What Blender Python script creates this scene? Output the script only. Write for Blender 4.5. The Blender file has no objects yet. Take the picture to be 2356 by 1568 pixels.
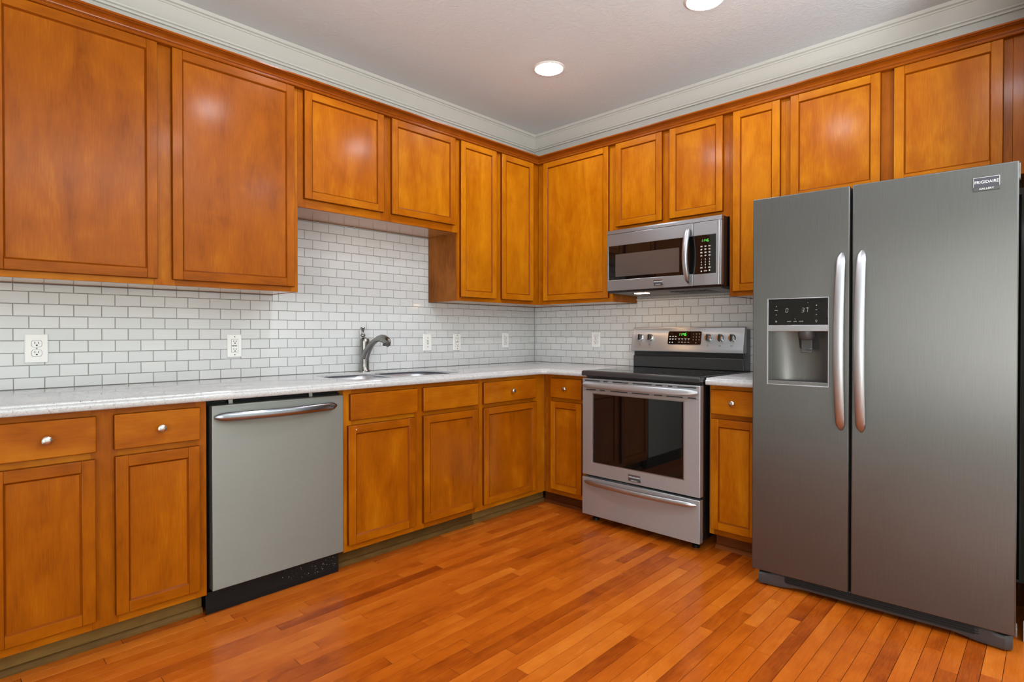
import bpy, bmesh, math, random
from mathutils import Vector, Matrix
R = math.radians
scene = bpy.context.scene
col = scene.collection
random.seed(7)

# ------------------------------------------------------------------ camera, world, exposure, daylight, added fill light
cam_data = bpy.data.cameras.new('camera'); cam = bpy.data.objects.new('camera', cam_data); col.objects.link(cam)
cam_data.sensor_width = 36.0; cam_data.lens = 1305.715 / 2356 * 36
cam_data.shift_x = (1178 - 1171.72) / 2356; cam_data.shift_y = -(784 - 776.15) / 2356
cam_data.clip_start = 0.02
cam.location = (-3.5048, -3.0995, 1.151)
yaw, pitch = 0.7687, -0.0088
cam.rotation_euler = (math.pi / 2 + pitch, 0.0, yaw - math.pi / 2)
scene.camera = cam
vs = scene.view_settings
vs.view_transform = 'Standard'; vs.look = 'None'; vs.gamma = 1.0; vs.use_curve_mapping = False
vs.exposure = -0.04
scene.cycles.max_bounces = 10; scene.cycles.diffuse_bounces = 5; scene.cycles.glossy_bounces = 5
scene.cycles.sample_clamp_indirect = 6.0

world = bpy.data.worlds.new('sky'); scene.world = world; world.use_nodes = True
bgn = world.node_tree.nodes['Background']; bgn.inputs[0].default_value = (0.80, 0.95, 0.76, 1); bgn.inputs[1].default_value = 0.55

XW, YW, ZC = -6.4, -6.2, 2.743          # far walls, ceiling height
LAMP_W = 132.0                           # emission of the ceiling lamp lenses
WIN_X = (-6.0, -3.3, 0.20, 2.25)          # window in the left far wall: y0, y1, z0, z1
WIN_Y = (-3.9, -0.5, 0.20, 2.25)          # window in the near wall: x0, x1, z0, z1
def area_lamp(name, loc, rot, sx, sy, power, color):
    l = bpy.data.lights.new(name, 'AREA'); l.shape = 'RECTANGLE'; l.size = sx; l.size_y = sy
    l.energy = power; l.color = color
    o = bpy.data.objects.new(name, l); o.location = loc; o.rotation_euler = rot; col.objects.link(o)
area_lamp('daylight', (XW - 0.35, (WIN_X[0] + WIN_X[1]) / 2, 1.25), (0, R(-105), 0), 2.0, 2.6, 215, (0.95, 0.99, 1.0))
area_lamp('daylight', ((WIN_Y[0] + WIN_Y[1]) / 2, YW - 0.35, 1.3), (R(105), 0, 0), 3.4, 2.0, 28, (0.93, 1.0, 0.93))
area_lamp('fill_uplight', (-2.3, -4.6, 1.35), (R(180), 0, 0), 0.8, 0.8, 205, (0.88, 0.95, 1.0))   # added fill light without a fixture, aimed up to neutralise the ceiling

# ------------------------------------------------------------------ materials
def s2l(c):
    return tuple((x / 12.92 if x <= 0.04045 else ((x + 0.055) / 1.055) ** 2.4) for x in [v / 255 for v in c])
def mat(name, rgb=None, rough=0.5, metal=0.0, spec=0.5, lin=None, coat=0.0, coat_rough=0.1):
    m = bpy.data.materials.new(name); m.use_nodes = True
    b = m.node_tree.nodes['Principled BSDF']
    c = lin if lin else s2l(rgb)
    b.inputs['Base Color'].default_value = (*c, 1); b.inputs['Roughness'].default_value = rough
    b.inputs['Metallic'].default_value = metal; b.inputs['Specular IOR Level'].default_value = spec
    b.inputs['Coat Weight'].default_value = coat; b.inputs['Coat Roughness'].default_value = coat_rough
    return m
class N:                                   # tiny node helper
    def __init__(s, m): s.m = m; s.t = m.node_tree; s.b = s.t.nodes['Principled BSDF']
    def add(s, typ, **kw):
        n = s.t.nodes.new(typ)
        for k, v in kw.items(): setattr(n, k, v)
        return n
    def link(s, a, b): s.t.links.new(a, b)
    def uv(s, name, sx, sy, sz=1.0):
        u = s.add('ShaderNodeUVMap'); u.uv_map = name
        mp = s.add('ShaderNodeMapping'); mp.inputs['Scale'].default_value = (sx, sy, sz)
        s.link(u.outputs[0], mp.inputs[0]); return mp.outputs[0]
    def obj(s, sx, sy, sz):
        u = s.add('ShaderNodeTexCoord')
        mp = s.add('ShaderNodeMapping'); mp.inputs['Scale'].default_value = (sx, sy, sz)
        s.link(u.outputs['Object'], mp.inputs[0]); return mp.outputs[0]
    def noise(s, vec, scale=1.0, detail=3.0, rough=0.55, dist=0.0):
        n = s.add('ShaderNodeTexNoise'); n.inputs['Scale'].default_value = scale; n.inputs['Detail'].default_value = detail
        n.inputs['Roughness'].default_value = rough; n.inputs['Distortion'].default_value = dist
        s.link(vec, n.inputs['Vector']); return n.outputs['Fac']
    def math(s, op, a, b=None, c=None):
        n = s.add('ShaderNodeMath', operation=op)
        for i, v in enumerate((a, b, c)):
            if v is None: continue
            if hasattr(v, 'links'): s.link(v, n.inputs[i])
            else: n.inputs[i].default_value = v
        return n.outputs[0]
    def ramp(s, fac, stops):
        n = s.add('ShaderNodeValToRGB'); e = n.color_ramp.elements
        while len(e) < len(stops): e.new(0.5)
        for el, (p, c) in zip(e, stops): el.position = p; el.color = (*c, 1)
        s.link(fac, n.inputs[0]); return n.outputs[0]
    def bump(s, h, strength, dist=0.001):
        n = s.add('ShaderNodeBump'); n.inputs['Strength'].default_value = strength; n.inputs['Distance'].default_value = dist
        s.link(h, n.inputs['Height']); s.link(n.outputs[0], s.b.inputs['Normal']); return n
def wood(name, dark, mid, light, rough=0.3, coat=0.0, tone_amp=0.5, fine=1.0, blot=0.55, bump=0.12):
    m = mat(name, mid, rough, coat=coat, coat_rough=0.16, spec=0.06); n = N(m)
    big = n.noise(n.uv('grain', 1.6, 9.0), 1.0, 4.0, 0.6, 0.6)
    patch = n.noise(n.uv('grain', 4.0, 5.5), 1.0, 3.0, 0.55, 1.2)
    streak = n.noise(n.uv('grain', 14.0, 220.0), 1.0, 2.0, 0.5)
    u = n.add('ShaderNodeUVMap'); u.uv_map = 'tone'; sep = n.add('ShaderNodeSeparateXYZ'); n.link(u.outputs[0], sep.inputs[0])
    f = n.math('MULTIPLY_ADD', n.math('SUBTRACT', big, 0.5), 0.72, 0.5)
    f = n.math('MULTIPLY_ADD', n.math('SUBTRACT', patch, 0.5), blot, f)
    f = n.math('MULTIPLY_ADD', n.math('SUBTRACT', streak, 0.5), 0.32 * fine, f)
    f = n.math('MULTIPLY_ADD', n.math('SUBTRACT', sep.outputs[0], 0.5), tone_amp, f)
    c = n.ramp(f, [(0.12, s2l(dark)), (0.5, s2l(mid)), (0.88, s2l(light))])
    n.link(c, n.b.inputs['Base Color'])
    n.bump(streak, bump, 0.0006)
    r = n.math('MULTIPLY_ADD', big, 0.12, rough - 0.06); n.link(r, n.b.inputs['Roughness'])
    return m
def steel(name, rgb, rough=0.3, axis='z', amp=0.10, bump=0.05, aniso=0.75, metal=1.0):
    m = mat(name, rgb, rough, metal=1.0); n = N(m)
    n.b.inputs['Metallic'].default_value = metal
    tg = n.add('ShaderNodeTangent'); tg.direction_type = 'RADIAL'; tg.axis = 'Z'
    n.link(tg.outputs[0], n.b.inputs['Tangent']); n.b.inputs['Anisotropic'].default_value = aniso
    n.b.inputs['Anisotropic Rotation'].default_value = 0.0 if axis == 'z' else 0.25
    sc = {'z': (900, 900, 9), 'x': (7, 900, 900)}[axis]
    st = n.noise(n.obj(*sc), 1.0, 2.0, 0.6)
    cl = n.noise(n.obj(2.5, 2.5, 2.0), 1.0, 2.0, 0.5)
    r = n.math('MULTIPLY_ADD', st, amp, rough - amp / 2); r = n.math('MULTIPLY_ADD', cl, 0.08, r)
    n.link(r, n.b.inputs['Roughness'])
    base = s2l(rgb)
    c = n.ramp(st, [(0.25, tuple(v * (0.88 if axis == 'z' else 0.95) for v in base)), (0.75, tuple(min(1, v * (1.12 if axis == 'z' else 1.05)) for v in base))])
    n.link(c, n.b.inputs['Base Color'])
    n.bump(st, bump, 0.0004)
    return m
def emit(name, rgb, strength):
    m = mat(name, (0, 0, 0)); b = m.node_tree.nodes['Principled BSDF']
    b.inputs['Emission Color'].default_value = (*s2l(rgb), 1); b.inputs['Emission Strength'].default_value = strength
    return m

M = {}
M['cab'] = wood('maple_stain', (114, 52, 2), (152, 79, 3), (184, 112, 12), 0.32, tone_amp=0.28, blot=0.5, fine=0.9, coat=0.15)
M['cabpanel'] = wood('maple_stain_panel', (114, 52, 2), (152, 79, 3), (186, 114, 12), 0.30, tone_amp=0.26, blot=0.45, fine=1.0, coat=0.19)
M['cabedge'] = wood('maple_shaded_edge', (84, 34, 6), (106, 46, 8), (124, 60, 12), 0.35, tone_amp=0.2, blot=0.3)  # darker copy of the cabinet wood, shade of the door sides in its colour
M['cabbead'] = wood('maple_glaze_shade_bead', (104, 46, 5), (128, 60, 6), (146, 76, 10), 0.3, tone_amp=0.1, blot=0.2)  # glaze and crease shade both put into this darker bead colour
M['crownwood'] = wood('maple_stain_crown', (106, 46, 5), (136, 65, 9), (158, 84, 18), 0.28, tone_amp=0.2, coat=0.22)
M['sidewood'] = wood('maple_side_panel', (112, 60, 22), (150, 90, 38), (182, 120, 60), 0.4, fine=1.6)
M['underside'] = wood('laminate_underside', (150, 92, 46), (186, 124, 70), (206, 146, 92), 0.2, coat=1.0)
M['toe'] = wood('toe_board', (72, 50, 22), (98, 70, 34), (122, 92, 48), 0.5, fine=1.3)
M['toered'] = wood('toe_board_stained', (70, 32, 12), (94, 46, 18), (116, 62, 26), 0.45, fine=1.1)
M['floorwood'] = wood('maple_floor', (122, 48, 8), (168, 80, 16), (192, 104, 30), 0.26, coat=0.3, tone_amp=0.55, blot=0.52, bump=0.05)
M['floorgap'] = mat('floor_gap', (36, 12, 4), 0.7, spec=0.1)

m = mat('ceiling_paint', (220, 225, 228), 0.85); n = N(m)
n.bump(n.noise(n.obj(30, 30, 30), 1.0, 4.0, 0.6, 1.5), 0.45, 0.006); M['ceiling'] = m
m = mat('wall_paint', (190, 189, 182), 0.8); n = N(m)
n.bump(n.noise(n.obj(60, 60, 60), 1.0, 3.0, 0.6), 0.2, 0.002); M['wall'] = m
M['carpet'] = mat('bounce_carpet', (216, 213, 206), 0.95)
M['trim'] = mat('white_trim_paint', (198, 195, 187), 0.45)
m = mat('glazed_tile', (226, 225, 222), 0.08); n = N(m)
u = n.add('ShaderNodeUVMap'); u.uv_map = 'tone'; sep = n.add('ShaderNodeSeparateXYZ'); n.link(u.outputs[0], sep.inputs[0])
n.link(n.ramp(sep.outputs[0], [(0.0, s2l((203, 204, 203))), (1.0, s2l((209, 209, 208)))]), n.b.inputs['Base Color'])
n.bump(n.noise(n.obj(16, 16, 16), 1.0, 2.0, 0.5), 0.25, 0.0016); M['tile'] = m
M['grout'] = mat('grey_grout', (138, 134, 128), 0.9)
m = mat('speckled_quartz', (222, 220, 217), 0.05, spec=0.85); n = N(m)
a = n.noise(n.obj(230, 230, 230), 1.0, 3.0, 0.65); b2 = n.noise(n.obj(520, 520, 520), 1.0, 2.0, 0.6); c2 = n.noise(n.obj(60, 60, 60), 1.0, 2.0, 0.6)
f = n.math('ADD', n.math('MULTIPLY', a, 0.6), n.math('MULTIPLY', b2, 0.4)); f = n.math('MULTIPLY_ADD', n.math('SUBTRACT', c2, 0.5), 0.3, f)
n.link(n.ramp(f, [(0.33, s2l((110, 108, 106))), (0.40, s2l((174, 173, 172))), (0.48, s2l((186, 186, 185))), (0.66, s2l((198, 198, 197)))]), n.b.inputs['Base Color'])
M['quartz'] = m
M['fridge_steel'] = steel('fridge_steel', (100, 98, 95), 0.30, 'z', 0.14, 0.05, 0.75, 0.85)
M['dw_steel'] = steel('dishwasher_steel', (146, 149, 143), 0.42, 'x', 0.08, 0.015, 0.8, 0.8)
M['range_steel'] = steel('range_steel', (182, 185, 188), 0.44, 'x', 0.10, 0.02, 0.85, 0.72)
M['mw_steel'] = steel('microwave_steel', (156, 156, 157), 0.38, 'x', 0.10, 0.02, 0.8, 0.85)
M['bright_steel'] = steel('handle_steel', (178, 178, 180), 0.34, 'x', 0.06, 0.01, 0.0)
M['polished'] = mat('polished_steel', (150, 152, 158), 0.22, metal=1.0)
M['knobnickel'] = mat('knob_nickel', (196, 193, 188), 0.22, metal=1.0)
M['nickel'] = mat('brushed_nickel', (142, 140, 137), 0.24, metal=1.0)
M['sink_steel'] = mat('sink_steel', (206, 207, 210), 0.42, metal=1.0)
M['chrome'] = mat('chrome', (225, 225, 225), 0.06, metal=1.0)
M['black'] = mat('black_enamel', (18, 18, 19), 0.3)
M['charcoal'] = mat('charcoal_enamel', (46, 47, 48), 0.25)
M['blackmat'] = mat('black_plastic', (15, 16, 17), 0.45, spec=0.25)
M['glass'] = mat('black_glass', (10, 9, 9), 0.03, spec=0.6)
M['mwmesh'] = mat('microwave_screen', (78, 68, 62), 0.12)
M['greyplastic'] = mat('grey_plastic', (112, 110, 106), 0.35, metal=0.4)
M['midgrey'] = mat('grey_enamel', (96, 92, 88), 0.4)
M['badgegrey'] = mat('badge_grey', (66, 64, 70), 0.5, spec=0.25)
M['darkgrey'] = mat('dark_grey_plastic', (58, 56, 56), 0.4)
M['white'] = mat('white_plastic', (232, 230, 226), 0.3)
M['slot'] = mat('slot_black', (8, 8, 8), 0.7)
M['print'] = mat('panel_print', (226, 224, 220), 0.5)
M['inkgrey'] = mat('panel_ink', (60, 56, 54), 0.6)
M['green'] = emit('green_digits', (90, 255, 90), 1.6)
M['amber'] = emit('pale_digits', (225, 220, 205), 0.7)
M['lens'] = emit('lamp_lens', (240, 246, 255), LAMP_W)
M['cooklamp'] = emit('cooktop_lamp', (255, 204, 150), 60.0)
M['rope'] = mat('rope_liner', (205, 198, 188), 0.5)
m = mat('clear_plastic', (120, 118, 116), 0.08); m.node_tree.nodes['Principled BSDF'].inputs['Transmission Weight'].default_value = 0.75; M['clear'] = m
m = bpy.data.materials.new('window_glass'); m.use_nodes = True; t = m.node_tree; t.nodes.remove(t.nodes['Principled BSDF'])
tr = t.nodes.new('ShaderNodeBsdfTransparent'); gl = t.nodes.new('ShaderNodeBsdfGlossy'); gl.inputs['Roughness'].default_value = 0.02
mx = t.nodes.new('ShaderNodeMixShader'); mx.inputs[0].default_value = 0.06
t.links.new(tr.outputs[0], mx.inputs[1]); t.links.new(gl.outputs[0], mx.inputs[2]); t.links.new(mx.outputs[0], t.nodes['Material Output'].inputs[0]); M['winglass'] = m

# ------------------------------------------------------------------ mesh builder
class MB:
    def __init__(s): s.v = []; s.f = []; s.uv = []; s.tn = []; s.mi = []
    def face(s, pts, uvs=None, tone=0.5, mi=0):
        i = len(s.v); s.v += [tuple(p) for p in pts]; s.f.append(tuple(range(i, i + len(pts))))
        s.uv.append(uvs or [(0, 0)] * len(pts)); s.tn.append(tone); s.mi.append(mi)
    def poly(s, verts, faces, grain=2, tone=None, mi=0):
        i = len(s.v); s.v += [tuple(p) for p in verts]
        tone = random.random() if tone is None else tone; ou, ov = random.uniform(0, 40), random.uniform(0, 40)
        o = [k for k in range(3) if k != grain]
        for f in faces:
            s.f.append(tuple(i + k for k in f)); s.tn.append(tone); s.mi.append(mi)
            s.uv.append([(verts[k][grain] + ou, verts[k][o[0]] + verts[k][o[1]] * 0.93 + ov) for k in f])
    def box(s, x0, x1, y0, y1, z0, z1, grain=2, tone=None, mi=0):
        x0, x1 = min(x0, x1), max(x0, x1); y0, y1 = min(y0, y1), max(y0, y1); z0, z1 = min(z0, z1), max(z0, z1)
        vv = [(x, y, z) for z in (z0, z1) for y in (y0, y1) for x in (x0, x1)]
        s.poly(vv, [(0, 2, 3, 1), (4, 5, 7, 6), (0, 1, 5, 4), (2, 6, 7, 3), (0, 4, 6, 2), (1, 3, 7, 5)], grain, tone, mi); return s
    def prism(s, outline, axis, a0, a1, grain=None, tone=None, mi=0):   # outline in the two other axes
        o = [k for k in range(3) if k != axis]; nn = len(outline); vv = []
        for a in (a0, a1):
            for p, q in outline:
                w = [0, 0, 0]; w[axis] = a; w[o[0]] = p; w[o[1]] = q; vv.append(tuple(w))
        ff = [tuple(range(nn))[::-1], tuple(range(nn, 2 * nn))] + [(k, (k + 1) % nn, nn + (k + 1) % nn, nn + k) for k in range(nn)]
        s.poly(vv, ff, axis if grain is None else grain, tone, mi); return s
    def loft(s, rings, closed=True, caps=True, grain=2, tone=0.5, mi=0):
        nn = len(rings[0]); vv = [p for r in rings for p in r]; ff = []
        for i in range(len(rings) - 1):
            for k in range(nn if closed else nn - 1):
                k2 = (k + 1) % nn; ff.append((i * nn + k, i * nn + k2, (i + 1) * nn + k2, (i + 1) * nn + k))
        if caps: ff += [tuple(range(nn))[::-1], tuple(range((len(rings) - 1) * nn, len(rings) * nn))]
        s.poly(vv, ff, grain, tone, mi); return s
    def lathe(s, prof, center, axis='z', n=24, mi=0):      # prof: (radius, distance along axis)
        rings = []
        for r, h in prof:
            ring = []
            for k in range(n):
                a = 2 * math.pi * k / n; c, d = r * math.cos(a), r * math.sin(a)
                p = {'z': (c, d, h), '-y': (c, -h, d), 'x': (h, c, d)}[axis]
                ring.append(tuple(center[i] + p[i] for i in range(3)))
            rings.append(ring)
        return s.loft(rings, mi=mi)
    def cyl(s, c, r, h, axis='z', n=20, mi=0): return s.lathe([(r, 0), (r, h)], c, axis, n, mi)
    def sweep(s, pts, ra, rb, up=(0, 0, 1), n=14, power=2.0, mi=0):   # elliptical tube: ra along side, rb along the second axis
        P = [Vector(p) for p in pts]; rings = []; up = Vector(up)
        for i, p in enumerate(P):
            t = (P[min(i + 1, len(P) - 1)] - P[max(i - 1, 0)]).normalized()
            a = t.cross(up).normalized(); b = a.cross(t).normalized()
            x = ra[i] if isinstance(ra, (list, tuple)) else ra; y = rb[i] if isinstance(rb, (list, tuple)) else rb
            ring = []
            for k in range(n):
                th = 2 * math.pi * k / n; c, d = math.cos(th), math.sin(th)
                c = math.copysign(abs(c) ** (2 / power), c); d = math.copysign(abs(d) ** (2 / power), d)
                ring.append(tuple(p + a * (x * c) + b * (y * d)))
            rings.append(ring)
        return s.loft(rings, mi=mi)
    def holed(s, xs, zs, holes, y0, y1, mi=0, grain=2):    # slab between y0 (front) and y1 (back) with cells left out
        tone = 0.5
        def V(x, y, z): return (x, y, z)
        nx, nz = len(xs) - 1, len(zs) - 1; solid = lambda i, j: 0 <= i < nx and 0 <= j < nz and (i, j) not in holes
        idx = {}; vv = []
        def vid(i, j, y):
            if (i, j, y) not in idx: idx[(i, j, y)] = len(vv); vv.append((xs[i], y, zs[j]))
            return idx[(i, j, y)]
        ff = []
        for i in range(nx):
            for j in range(nz):
                if not solid(i, j): continue
                ff.append((vid(i, j, y0), vid(i + 1, j, y0), vid(i + 1, j + 1, y0), vid(i, j + 1, y0)))
                ff.append((vid(i, j, y1), vid(i, j + 1, y1), vid(i + 1, j + 1, y1), vid(i + 1, j, y1)))
                for (di, dj, a, b) in ((-1, 0, (i, j), (i, j + 1)), (1, 0, (i + 1, j), (i + 1, j + 1)), (0, -1, (i, j), (i + 1, j)), (0, 1, (i, j + 1), (i + 1, j + 1))):
                    if not solid(i + di, j + dj):
                        ff.append((vid(*a, y0), vid(*b, y0), vid(*b, y1), vid(*a, y1)))
        s.poly(vv, ff, grain, tone, mi); return s
    def build(s, name, mats, parent=None, bevel=0.0, smooth=True, seg=2, loc=None, rot=None):
        me = bpy.data.meshes.new(name); me.from_pydata(s.v, [], s.f)
        for mm in (mats if isinstance(mats, (list, tuple)) else [mats]): me.materials.append(mm)
        g = me.uv_layers.new(name='grain'); tn = me.uv_layers.new(name='tone')
        li = 0; gu = []; tu = []
        for k, f in enumerate(s.f):
            me.polygons[k].material_index = s.mi[k]
            for q in range(len(f)): gu += s.uv[k][q]; tu += (s.tn[k], 0.0)
        g.data.foreach_set('uv', gu); tn.data.foreach_set('uv', tu)
        bm = bmesh.new(); bm.from_mesh(me); bmesh.ops.recalc_face_normals(bm, faces=bm.faces[:]); bm.to_mesh(me); bm.free()
        if smooth:
            me.polygons.foreach_set('use_smooth', [True] * len(me.polygons)); me.set_sharp_from_angle(angle=R(32))
        o = bpy.data.objects.new(name, me); col.objects.link(o)
        if parent: o.parent = parent
        if loc: o.location = loc
        if rot: o.rotation_euler = rot
        if bevel:
            b = o.modifiers.new('bevel', 'BEVEL'); b.width = bevel; b.segments = seg; b.limit_method = 'ANGLE'; b.angle_limit = R(40)
            b.harden_normals = False
        return o
def tag(o, label=None, cat=None, group=None, kind=None):
    if label: o['label'] = label
    if cat: o['category'] = cat
    if group: o['group'] = group
    if kind: o['kind'] = kind
    return o
def empty(name, loc, rz=0.0, label=None, cat=None, group=None):
    o = bpy.data.objects.new(name, None); o.empty_display_size = 0.1; col.objects.link(o)
    o.location = loc; o.rotation_euler = (0, 0, rz); return tag(o, label, cat, group)
def text(body, size, m, parent, x, y, z, name='lettering', width=None, space=1.0, depth=0.0003):   # faces local -y, centred
    cu = bpy.data.curves.new('t', 'FONT'); cu.body = body; cu.size = size; cu.align_x = 'CENTER'; cu.align_y = 'CENTER'
    cu.extrude = depth; cu.space_character = space; cu.resolution_u = 3
    o = bpy.data.objects.new('t', cu); col.objects.link(o); dg = bpy.context.evaluated_depsgraph_get(); dg.update()
    me = bpy.data.meshes.new_from_object(o.evaluated_get(dg)); bpy.data.objects.remove(o)
    me.name = name; me.materials.clear(); me.materials.append(m)
    t = bpy.data.objects.new(name, me); col.objects.link(t); t.parent = parent; t.location = (x, y, z); t.rotation_euler = (R(90), 0, 0)
    if width:
        w = max(v.co.x for v in me.vertices) - min(v.co.x for v in me.vertices)
        if w > 0:
            for v in me.vertices: v.co.x *= width / w
    return t
SEG = {'0': 'abcdef', '1': 'bc', '2': 'abged', '3': 'abgcd', '4': 'fgbc', '5': 'afgcd', '6': 'afgedc', '7': 'abc', '8': 'abcdefg', '9': 'abcdfg'}
def digits(mb, s, x, z, h, y, t, slant=0.12):             # seven-segment digits on a plane facing -y
    w = h * 0.52
    for ch in s:
        if ch == ':':
            for q in (0.3, 0.7): mb.box(x + slant * q * h, x + slant * q * h + t * 1.2, y - 0.0004, y, z + q * h - t / 2, z + q * h + t / 2)
            x += w * 0.5; continue
        seg = {'a': (0, 1, 1, 1), 'd': (0, 0, 1, 0), 'g': (0, .5, 1, .5), 'f': (0, .5, 0, 1), 'e': (0, 0, 0, .5), 'b': (1, .5, 1, 1), 'c': (1, 0, 1, .5)}
        for k in SEG[ch]:
            a, b, c, d = seg[k]; p = (x + a * w + slant * b * h, z + b * h); q = (x + c * w + slant * d * h, z + d * h)
            if a == c: pts = [(p[0] - t / 2, p[1] + t * .6), (p[0] + t / 2, p[1] + t * .6), (q[0] + t / 2, q[1] - t * .6), (q[0] - t / 2, q[1] - t * .6)]
            else: pts = [(p[0] + t * .6, p[1] - t / 2), (q[0] - t * .6, q[1] - t / 2), (q[0] - t * .6, q[1] + t / 2), (p[0] + t * .6, p[1] + t / 2)]
            mb.prism(pts, 1, y - 0.0004, y)
        x += w * 1.55
    return mb

# ------------------------------------------------------------------ room shell
fl = MB(); row = 0; y = YW; PW = 0.0547
while y < 0:
    x = XW - random.uniform(0, 0.9); y1 = y + PW
    while x < 0:
        L = random.choice((0.3, 0.42, 0.55, 0.7, 0.85, 1.05, 1.25)) * random.uniform(0.85, 1.15); x1 = x + L
        a, b = max(x, XW), min(x1, 0.0)
        if b - a > 0.02:
            g, e = 0.0006, 0.0010; tone = min(1, max(0, random.gauss(0.5, 0.24)))
            ou, ov = random.uniform(0, 60), random.uniform(0, 60)
            top = [(a + e, y + e, 0), (b - e, y + e, 0), (b - e, y1 - e, 0), (a + e, y1 - e, 0)]
            bot = [(a + g, y + g, -0.0010), (b - g, y + g, -0.0010), (b - g, y1 - g, -0.0010), (a + g, y1 - g, -0.0010)]
            fl.poly(top + bot, [(0, 1, 2, 3), (4, 5, 1, 0), (5, 6, 2, 1), (6, 7, 3, 2), (7, 4, 0, 3)], 0, tone)
        x = x1
    y = y1; row += 1
fl.box(XW, 0, YW, 0, -0.05, -0.0009, 0, 0.5, 1)
tag(fl.build('floor', [M['floorwood'], M['floorgap']], smooth=False), kind='structure')
cp = MB().box(XW, -4.1, YW, 0, .0002, .012); cp.box(-4.1, 0, YW, -3.9, .0002, .012)  # unseen carpet, added so the floor out of view bounces neutral light
tag(cp.build('floor', M['carpet'], bevel=.003), 'unseen pale carpet added to bounce neutral light', kind='structure')
tag(MB().box(XW - .15, .15, YW - .15, .15, ZC, ZC + .1).build('ceiling', M['ceiling']), kind='structure')
tag(MB().box(XW - .15, .15, 0, .12, -0.05, ZC).build('wall_left', M['wall']), kind='structure')
tag(MB().box(0, .12, YW, 0, -0.05, ZC).build('wall_right', M['wall']), kind='structure')
def holed_wall(name, xs, holes, loc, rz):
    o = MB().holed(xs, (-0.05, WIN_X[2], WIN_X[3], ZC), holes, 0, 0.12).build(name, M['wall'], loc=loc, rot=(0, 0, rz)); return tag(o, kind='structure')
holed_wall('wall_near', (XW, WIN_Y[0], WIN_Y[1], 0.0), {(1, 1)}, (0, YW - 0.12, 0), 0)
holed_wall('wall_far', (YW, WIN_X[0], WIN_X[1], 0.0), {(1, 1)}, (XW, 0, 0), R(90))
def window(name, w, h, loc, rz, n):
    f = MB()
    for a, b, c, d in ((0, w, 0, .06), (0, w, h - .06, h), (0, .06, .06, h - .06), (w - .06, w, .06, h - .06)): f.box(a, b, -.02, .06, c, d)
    for k in range(1, n): f.box(w * k / n - .025, w * k / n + .025, -.01, .05, .06, h - .06)
    o = tag(f.build(name, M['trim'], loc=loc, rot=(0, 0, rz)), kind='structure')
    MB().box(.06, w - .06, .018, .022, .06, h - .06).build('glass', M['winglass'], o)
    c = MB()
    for a, b, cc, d in ((-.09, w + .09, h, h + .09), (-.09, 0, -.09, h), (w, w + .09, -.09, h), (-.12, w + .12, -.06, 0)): c.box(a, b, -.085, -.065, cc, d)
window('window_1', WIN_Y[1] - WIN_Y[0], WIN_X[3] - WIN_X[2], (WIN_Y[0], YW - 0.06, WIN_X[2]), 0, 3)
window('window_2', WIN_X[1] - WIN_X[0], WIN_X[3] - WIN_X[2], (XW - 0.06, WIN_X[0], WIN_X[2]), R(90), 3)
# short wall stub beside the refrigerator and its baseboard
tag(MB().box(-0.655, 0, -3.15, -3.026, 0, ZC).build('wall_return', M['wall']), kind='structure')
tag(MB().prism([(-3.163, 0), (-3.013, 0), (-3.013, .078), (-3.02, .092), (-3.156, .092), (-3.163, .078)], 0, -0.668, -0.656).build('baseboard_right', M['trim'], bevel=.002), kind='structure')

def L_mold(prof, x_end, y_end):                         # moulding along both walls, mitred in the corner
    mb = MB(); n = len(prof)
    r = [[(x_end, -o, z) for o, z in prof], [(-o, -o, z) for o, z in prof]]
    mb.loft(r, closed=True, caps=True, grain=0, tone=0.5)
    r = [[(-o, -o, z) for o, z in prof], [(-o, y_end, z) for o, z in prof]]
    mb.loft(r, closed=True, caps=True, grain=1, tone=0.45)
    return mb
CP = [(0, 2.628), (.013, 2.628), (.015, 2.636), (.011, 2.640), (.019, 2.643), (.021, 2.650), (.017, 2.655), (.022, 2.662), (.034, 2.684), (.049, 2.712), (.053, 2.713), (.054, 2.720), (.050, 2.724), (.058, 2.727), (.060, 2.734), (.062, 2.743), (0, 2.743)]
def one_mold(prof, a, b, axis):
    mb = MB()
    e = [(a, -o, z) if axis == 0 else (-o, a, z) for o, z in prof]; c = [(-o, -o, z) for o, z in prof]
    mb.loft([e, c], grain=axis); return mb
tag(one_mold(CP, XW, 0, 0).build('trim_1', M['trim']), kind='structure')
tag(one_mold(CP, -3.026, 0, 1).build('trim_2', M['trim']), kind='structure')

# ------------------------------------------------------------------ ceiling lamps
def lamp(x, y, label):
    r = empty('ceiling_light', (x, y, ZC), 0, label, 'ceiling light', 'recessed ceiling lights')
    MB().lathe([(.079, -.0005), (.079, -.006), (.086, -.0075), (.094, -.004), (.096, -.0002)], (0, 0, 0), 'z', 48).build('trim_ring', M['white'], r)
    MB().lathe([(.0785, -.003), (.0785, -.008), (.06, -.0115), (.03, -.0135), (.004, -.014)], (0, 0, 0), 'z', 48).build('lens', M['lens'], r)
lamp(-.87, -.884, 'lit round white ceiling light nearest the corner of the cabinets')
lamp(-.896, -1.877, 'lit round white ceiling light cut by the top edge, toward the refrigerator')
lamp(-2.08, -.90, 'lit round ceiling light above the sink side, just outside the top of the photo')
lamp(-2.08, -1.89, 'lit round ceiling light in the middle of the room, mirrored in the tall cabinet door')
lamp(-2.08, -2.88, 'lit round ceiling light behind the middle one, out of the photo')
lamp(-.896, -3.9, 'lit round ceiling light past the refrigerator wall, out of the photo')
lamp(-4.6, -5.0, 'lit round ceiling light over the pale carpet behind the camera, out of the photo')

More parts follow.
